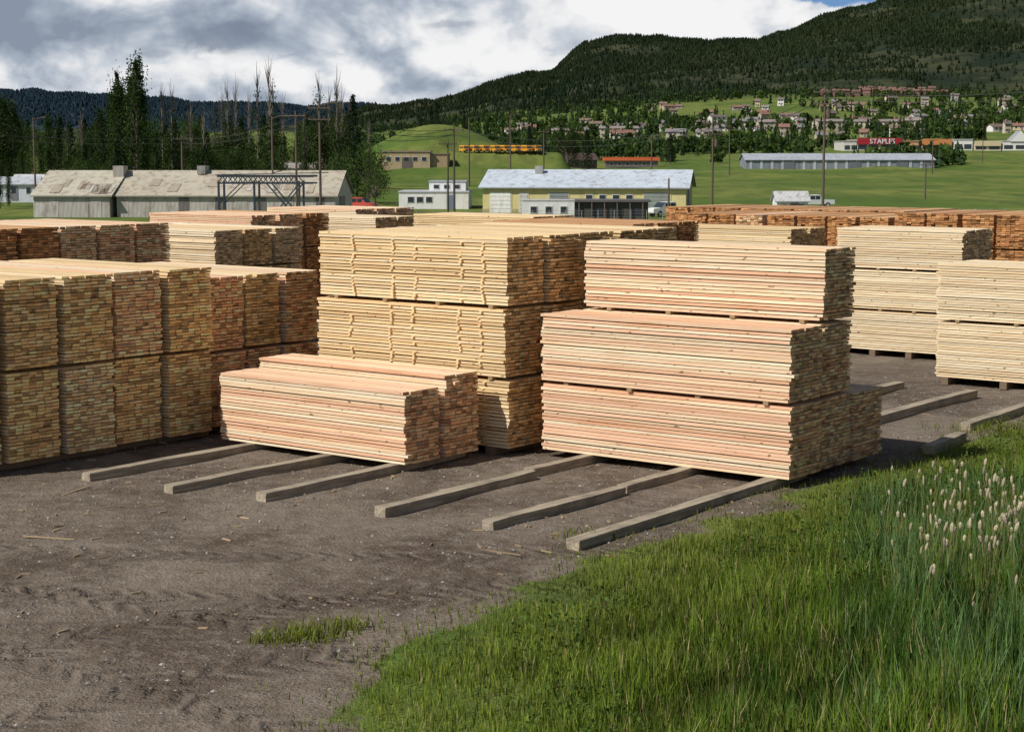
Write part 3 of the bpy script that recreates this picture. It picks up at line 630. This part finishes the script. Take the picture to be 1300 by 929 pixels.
def pickup(px,D,z,rot,c):
    mb=MB(); prof=[(0,.5),(0,1.0),(1.1,1.12),(1.7,1.75),(3.1,1.8),(3.3,1.15),(5.2,1.12),(5.2,.5)]
    for s in (-.9,.9):
        pts=[(a,s,b) for a,b in prof]; mb.poly(pts if s<0 else pts[::-1],c,0)
    for i in range(len(prof)):
        a=prof[i];b=prof[(i+1)%len(prof)]
        mb.poly([(a[0],-.9,a[1]),(a[0],.9,a[1]),(b[0],.9,b[1]),(b[0],-.9,b[1])],c if i not in(2,) else (.03,.04,.05),1 if i==2 else 0)
    for s in (-.92,.92):
        y0,y1=sorted((s,s*.99)); mb.box(1.65,2.3,y0,y1,1.18,1.66,(.03,.04,.05),1); mb.box(2.4,3.05,y0,y1,1.18,1.66,(.03,.04,.05),1)
        for xx in (.95,4.2): mb.tube((xx,s*.8,.38),(xx,s*1.02,.38),.38,.38,(.02,.02,.02),0,12); mb.tube((xx,s*1.02,.38),(xx,s*1.04,.38),.2,.2,(.4,.4,.4),0,8)
    mb.box(3.4,5.1,-.75,.75,1.1,1.14,(.05,.05,.05),0); mb.box(-.1,.02,-.85,.85,.45,.62,(.3,.3,.3),0); mb.box(-.02,.0,-.8,-.5,.75,.95,(.8,.8,.75),0); mb.box(-.02,.0,.5,.8,.75,.95,(.8,.8,.75),0)
    x=W2(px-650,D); mb.done('pickup_truck',[CLEAN,GLASS],(x,D,z),rot)
pickup(824,205,-2.0,.5,(.78,.78,.78)); pickup(1010,240,-1.9,.2,(.7,.7,.7)); pickup(478,228,-2,2.8,(.5,.08,.06))

D=150; mb=MB(); c=(.04,.05,.07); L=W2(104,D)
def bar(p,q,r=.09): mb.tube(p,q,r,r,c,0,4)
for y in (0,2.2):
    bar((0,y,5.4),(L+1.2,y,5.4),.13); bar((0,y,4.8),(L+1.2,y,4.8),.1)
    n=8
    for i in range(n): bar((L*i/n,y,4.8),(L*(i+.5)/n,y,5.4),.05); bar((L*(i+.5)/n,y,5.4),(L*(i+1)/n,y,4.8),.05)
    for q in (.1,L*.45,L): bar((q,y,0),(q,y,5),.12)
    bar((L*.45,y,0),(L,y,4.8),.07); bar((L,y,1.5),(L*.6,y,4.8),.07); bar((.1,y,3),(2,y,4.8),.06)
for q in (0,L*.45,L,L+1.2): bar((q,0,5.4),(q,2.2,5.4),.07)
mb.tube((-.4,1,5.5),(L+2.4,1,5.7),.05,.05,c,0,4)
mb.done('steel_gantry',[STEEL],(W2(278-650,D),D,-2),-.05)

POLES={}
def pole(px,D,topy,arms=1,r=.15,lamp=False,name='utility_pole'):
    x=W2(px-650,D); z0=tz(x,D); z1=5+(200-topy)/F*D; mb=MB(); c=(.1,.075,.055)
    mb.tube((0,0,-.5),(0,0,z1-z0),r,r*.6,c,0,8)
    for k in range(arms):
        zz=z1-z0-.5-k*1.1; mb.box(-1.1,1.1,-.18,-.08,zz-.06,zz+.06,c,0)
        for q in (-1,-.5,.5,1): mb.tube((q,-.13,zz+.05),(q,-.13,zz+.25),.05,.04,(.3,.3,.3),0,6)
    if lamp: mb.tube((0,0,z1-z0-.3),(1.2,0,z1-z0),.05,.04,(.3,.3,.3),0,6); mb.box(1.0,1.7,-.15,.15,z1-z0-.06,z1-z0+.06,(.6,.6,.6),0)
    elif arms>1: mb.tube((.35,0,z1-z0-2.9),(.35,0,z1-z0-2.1),.2,.2,(.3,.3,.3),0,10)
    mb.done(name,[POLE],(x,D,z0),random.uniform(-.3,.3)); POLES[px]=(x,D,z1-.4)
for px,D,ty,ar,lp in ((1043,165,112,2,False),(903,185,152,2,False),(577,190,160,1,False),(569,205,178,1,False),(408,170,132,2,True),(378,180,142,1,False),(234,220,172,1,False),(848,200,226,0,False),(1180,420,176,1,False),(1172,260,205,1,False),(826,300,172,1,True),(1243,520,176,0,True),(596,330,150,0,True),(690,350,165,1,False),(648,360,146,0,True),(48,230,150,0,True),(348,210,148,0,True),(924,420,160,1,False)): pole(px,D,ty,ar,.15 if D<300 else .18,lp)
def wire(p,q,off,sag):
    cu=bpy.data.curves.new('power_line','CURVE'); cu.dimensions='3D'; cu.bevel_depth=.026; sp=cu.splines.new('POLY'); n=16; sp.points.add(n)
    for i in range(n+1):
        t=i/n; sp.points[i].co=(p[0]*(1-t)+q[0]*t,p[1]*(1-t)+q[1]*t,p[2]*(1-t)+q[2]*t-4*sag*t*(1-t)+off,1)
    cu.materials.append(WIRE); ob=bpy.data.objects.new('power_line',cu); COL.objects.link(ob)
L0=(W2(-300-650,200),200,11); R0=(W2(1500-650,150),150,12.5)
for a,b,s in ((POLES[1043],POLES[903],1),(POLES[903],POLES[577],1.6),(POLES[577],POLES[408],1),(POLES[408],POLES[234],1),(POLES[234],L0,1.4),(POLES[1043],R0,1.2),(POLES[378],POLES[577],1.3)):
    for o in (0,-.6): wire(a,b,o,s)
mb=MB(); 
for i in range(46):
    x=-22+i*1.6; y=165+i*.25; z=-2.0; mb.tube((x,y,z),(x,y,z+1.9),.04,.04,(.3,.31,.32),0,4)
    for k in range(7): mb.tube((x,y,z+.1+k*.29),(x+1.6,y+.25,z+.1+k*.29),.012,.012,(.3,.31,.32),0,3,False)
mb.done('wire_fence',[CLEAN])
def pile(px,D,w,h):
    x=W2(px-650,D); n=28; V=[];Fc=[]
    for i in range(n+1):
        for j in range(n+1):
            u=i/n*2-1; v=j/n*2-1; r=math.hypot(u,v); q=max(0,1-r)*h*(1+.25*random.uniform(-1,1)*(1-r if r<1 else 0)); V.append((u*w,v*w*.7,q-.05))
    for i in range(n):
        for j in range(n): a=i*(n+1)+j; Fc.append((a,a+n+1,a+n+2,a+1))
    mk('gravel_pile',V,Fc,[PAINT],[(.19,.185,.18)]*len(Fc),None,True,(x,D,-2))
pile(905,150,6,2.9); pile(955,156,5,2.6); pile(1010,158,5,2.2)

# ------------------------------------------------------------------ light and sky
el=math.radians(46); sh=Vector((-.844,-.533)).normalized()
sdir=Vector((sh.x*math.cos(el),sh.y*math.cos(el),math.sin(el)))
sl=bpy.data.lights.new('sun','SUN'); sl.energy=5.0; sl.angle=math.radians(.5); sl.color=(1,.955,.88)
so=bpy.data.objects.new('sun',sl); so.rotation_euler=sdir.to_track_quat('Z','Y').to_euler(); so.location=(-30,-20,60); COL.objects.link(so)
w=bpy.data.worlds.new('World'); scene.world=w; w.use_nodes=True; nt=w.node_tree; nt.nodes.clear(); N=NT(nt)
out=N.n('ShaderNodeOutputWorld'); sky=N.n('ShaderNodeTexSky'); sky.sky_type='NISHITA'; sky.sun_disc=False; sky.sun_elevation=el; sky.sun_rotation=math.atan2(sh.x,sh.y)%(2*math.pi)
bg=N.n('ShaderNodeBackground'); N.set(bg.inputs[0],sky.outputs[0]); bg.inputs[1].default_value=.055
tc=N.n('ShaderNodeTexCoord').outputs['Generated']; xyz=N.n('ShaderNodeSeparateXYZ'); N.set(xyz.inputs[0],tc)
az=N.M('ARCTAN2',xyz.outputs[0],xyz.outputs[1]); elv=xyz.outputs[2]
cn=N.noise(N.mapping(tc,(11,11,19),(2.3,.4,1.1)),1,5,.5,.3)
cn2=N.noise(N.mapping(tc,(11,11,19),(2.3+.12,.4,1.1+.30)),1,4,.5,.3)
fine=N.noise(N.mapping(tc,(40,40,60)),1,5,.6,.3)
pf=N.M('ABSOLUTE',N.M('SUBTRACT',N.noise(N.mapping(tc,(26,26,38),(7,2,4)),1,4,.55,.4),.5))
low=N.noise(N.mapping(tc,(3.5,3.5,9),(5,3,1)),1,2,.5)
def gauss(a0,e0,sa,se,k=.02):
    wv=N.M('MULTIPLY',N.M('SUBTRACT',fine,.5),k); 
    a=N.M('DIVIDE',N.M('ADD',N.M('SUBTRACT',az,a0),wv),sa); e=N.M('DIVIDE',N.M('ADD',N.M('SUBTRACT',elv,e0),wv),se)
    return N.M('EXPONENT',N.M('MULTIPLY',N.M('ADD',N.M('MULTIPLY',a,a),N.M('MULTIPLY',e,e)),-1))
hole=N.ss(N.M('ADD',gauss(.185,.091,.045,.0075,.016),N.M('MULTIPLY',gauss(.128,.095,.02,.005,.016),.8)),.35,.6)
hole2=N.ss(N.M('ADD',cn,N.M('MULTIPLY',low,.35)),.40,.34)
lit=N.M('ADD',N.M('MULTIPLY',N.M('SUBTRACT',cn,cn2),2.2),N.M('ADD',N.M('MULTIPLY',low,.5),N.M('ADD',N.M('MULTIPLY',N.M('SUBTRACT',fine,.5),.25),N.M('MULTIPLY',pf,1.1))))
lit=N.M('ADD',lit,.27)
lit=N.M('ADD',lit,N.M('MULTIPLY',gauss(.11,.078,.07,.018),.40))
lit=N.M('ADD',lit,N.M('MULTIPLY',gauss(.02,.055,.07,.016),.25))
lit=N.M('ADD',lit,N.M('MULTIPLY',gauss(-.225,.048,.06,.010),.38))
lit=N.M('ADD',lit,N.M('MULTIPLY',gauss(-.10,.052,.05,.012),.2))
lit=N.M('SUBTRACT',lit,N.M('MULTIPLY',gauss(-.27,.083,.09,.020),.28))
lit=N.M('SUBTRACT',lit,N.M('MULTIPLY',gauss(-.05,.088,.10,.010),.10))
lit=N.M('SUBTRACT',lit,N.M('MULTIPLY',gauss(-.03,.035,.12,.005),.15))
cr=N.n('ShaderNodeValToRGB'); N.set(cr.inputs[0],lit); e=cr.color_ramp.elements
e[0].position=.20; e[0].color=(.27,.32,.41,1); e[1].position=.88; e[1].color=(.97,.97,.97,1)
q=e.new(.42); q.color=(.41,.47,.56,1); q=e.new(.62); q.color=(.67,.71,.77,1); q=e.new(.74); q.color=(.86,.87,.89,1)
ccol=N.mix(N.M('MULTIPLY',N.ss(gauss(-.163,.067,.027,.0105,.020),.15,.75),.8),cr.outputs[0],(.21,.26,.345))
ccol=N.mix(N.M('MULTIPLY',N.ss(gauss(-.035,.074,.018,.003,.012),.2,.9),.5),ccol,(.28,.33,.41))
ccol=N.mix(N.M('MULTIPLY',N.ss(gauss(-.20,.057,.010,.003,.012),.2,.9),.5),ccol,(.28,.33,.41))
ccol=N.mix(hole,ccol,(.17,.33,.60))
bgc=N.n('ShaderNodeBackground'); N.set(bgc.inputs[0],ccol); bgc.inputs[1].default_value=.93
cov=N.M('SUBTRACT',1,N.ss(elv,.12,.32))
mx=N.n('ShaderNodeMixShader'); N.set(mx.inputs[0],cov); nt.links.new(bg.outputs[0],mx.inputs[1]); nt.links.new(bgc.outputs[0],mx.inputs[2]); nt.links.new(mx.outputs[0],out.inputs[0])

cam=bpy.data.cameras.new('camera'); cam.lens=F/1300*36; cam.sensor_width=36; cam.clip_end=20000; cam.clip_start=.1
co=bpy.data.objects.new('camera',cam); co.location=(0,0,H); co.rotation_euler=(math.radians(90)-math.atan(264.5/F),0,0); COL.objects.link(co); scene.camera=co
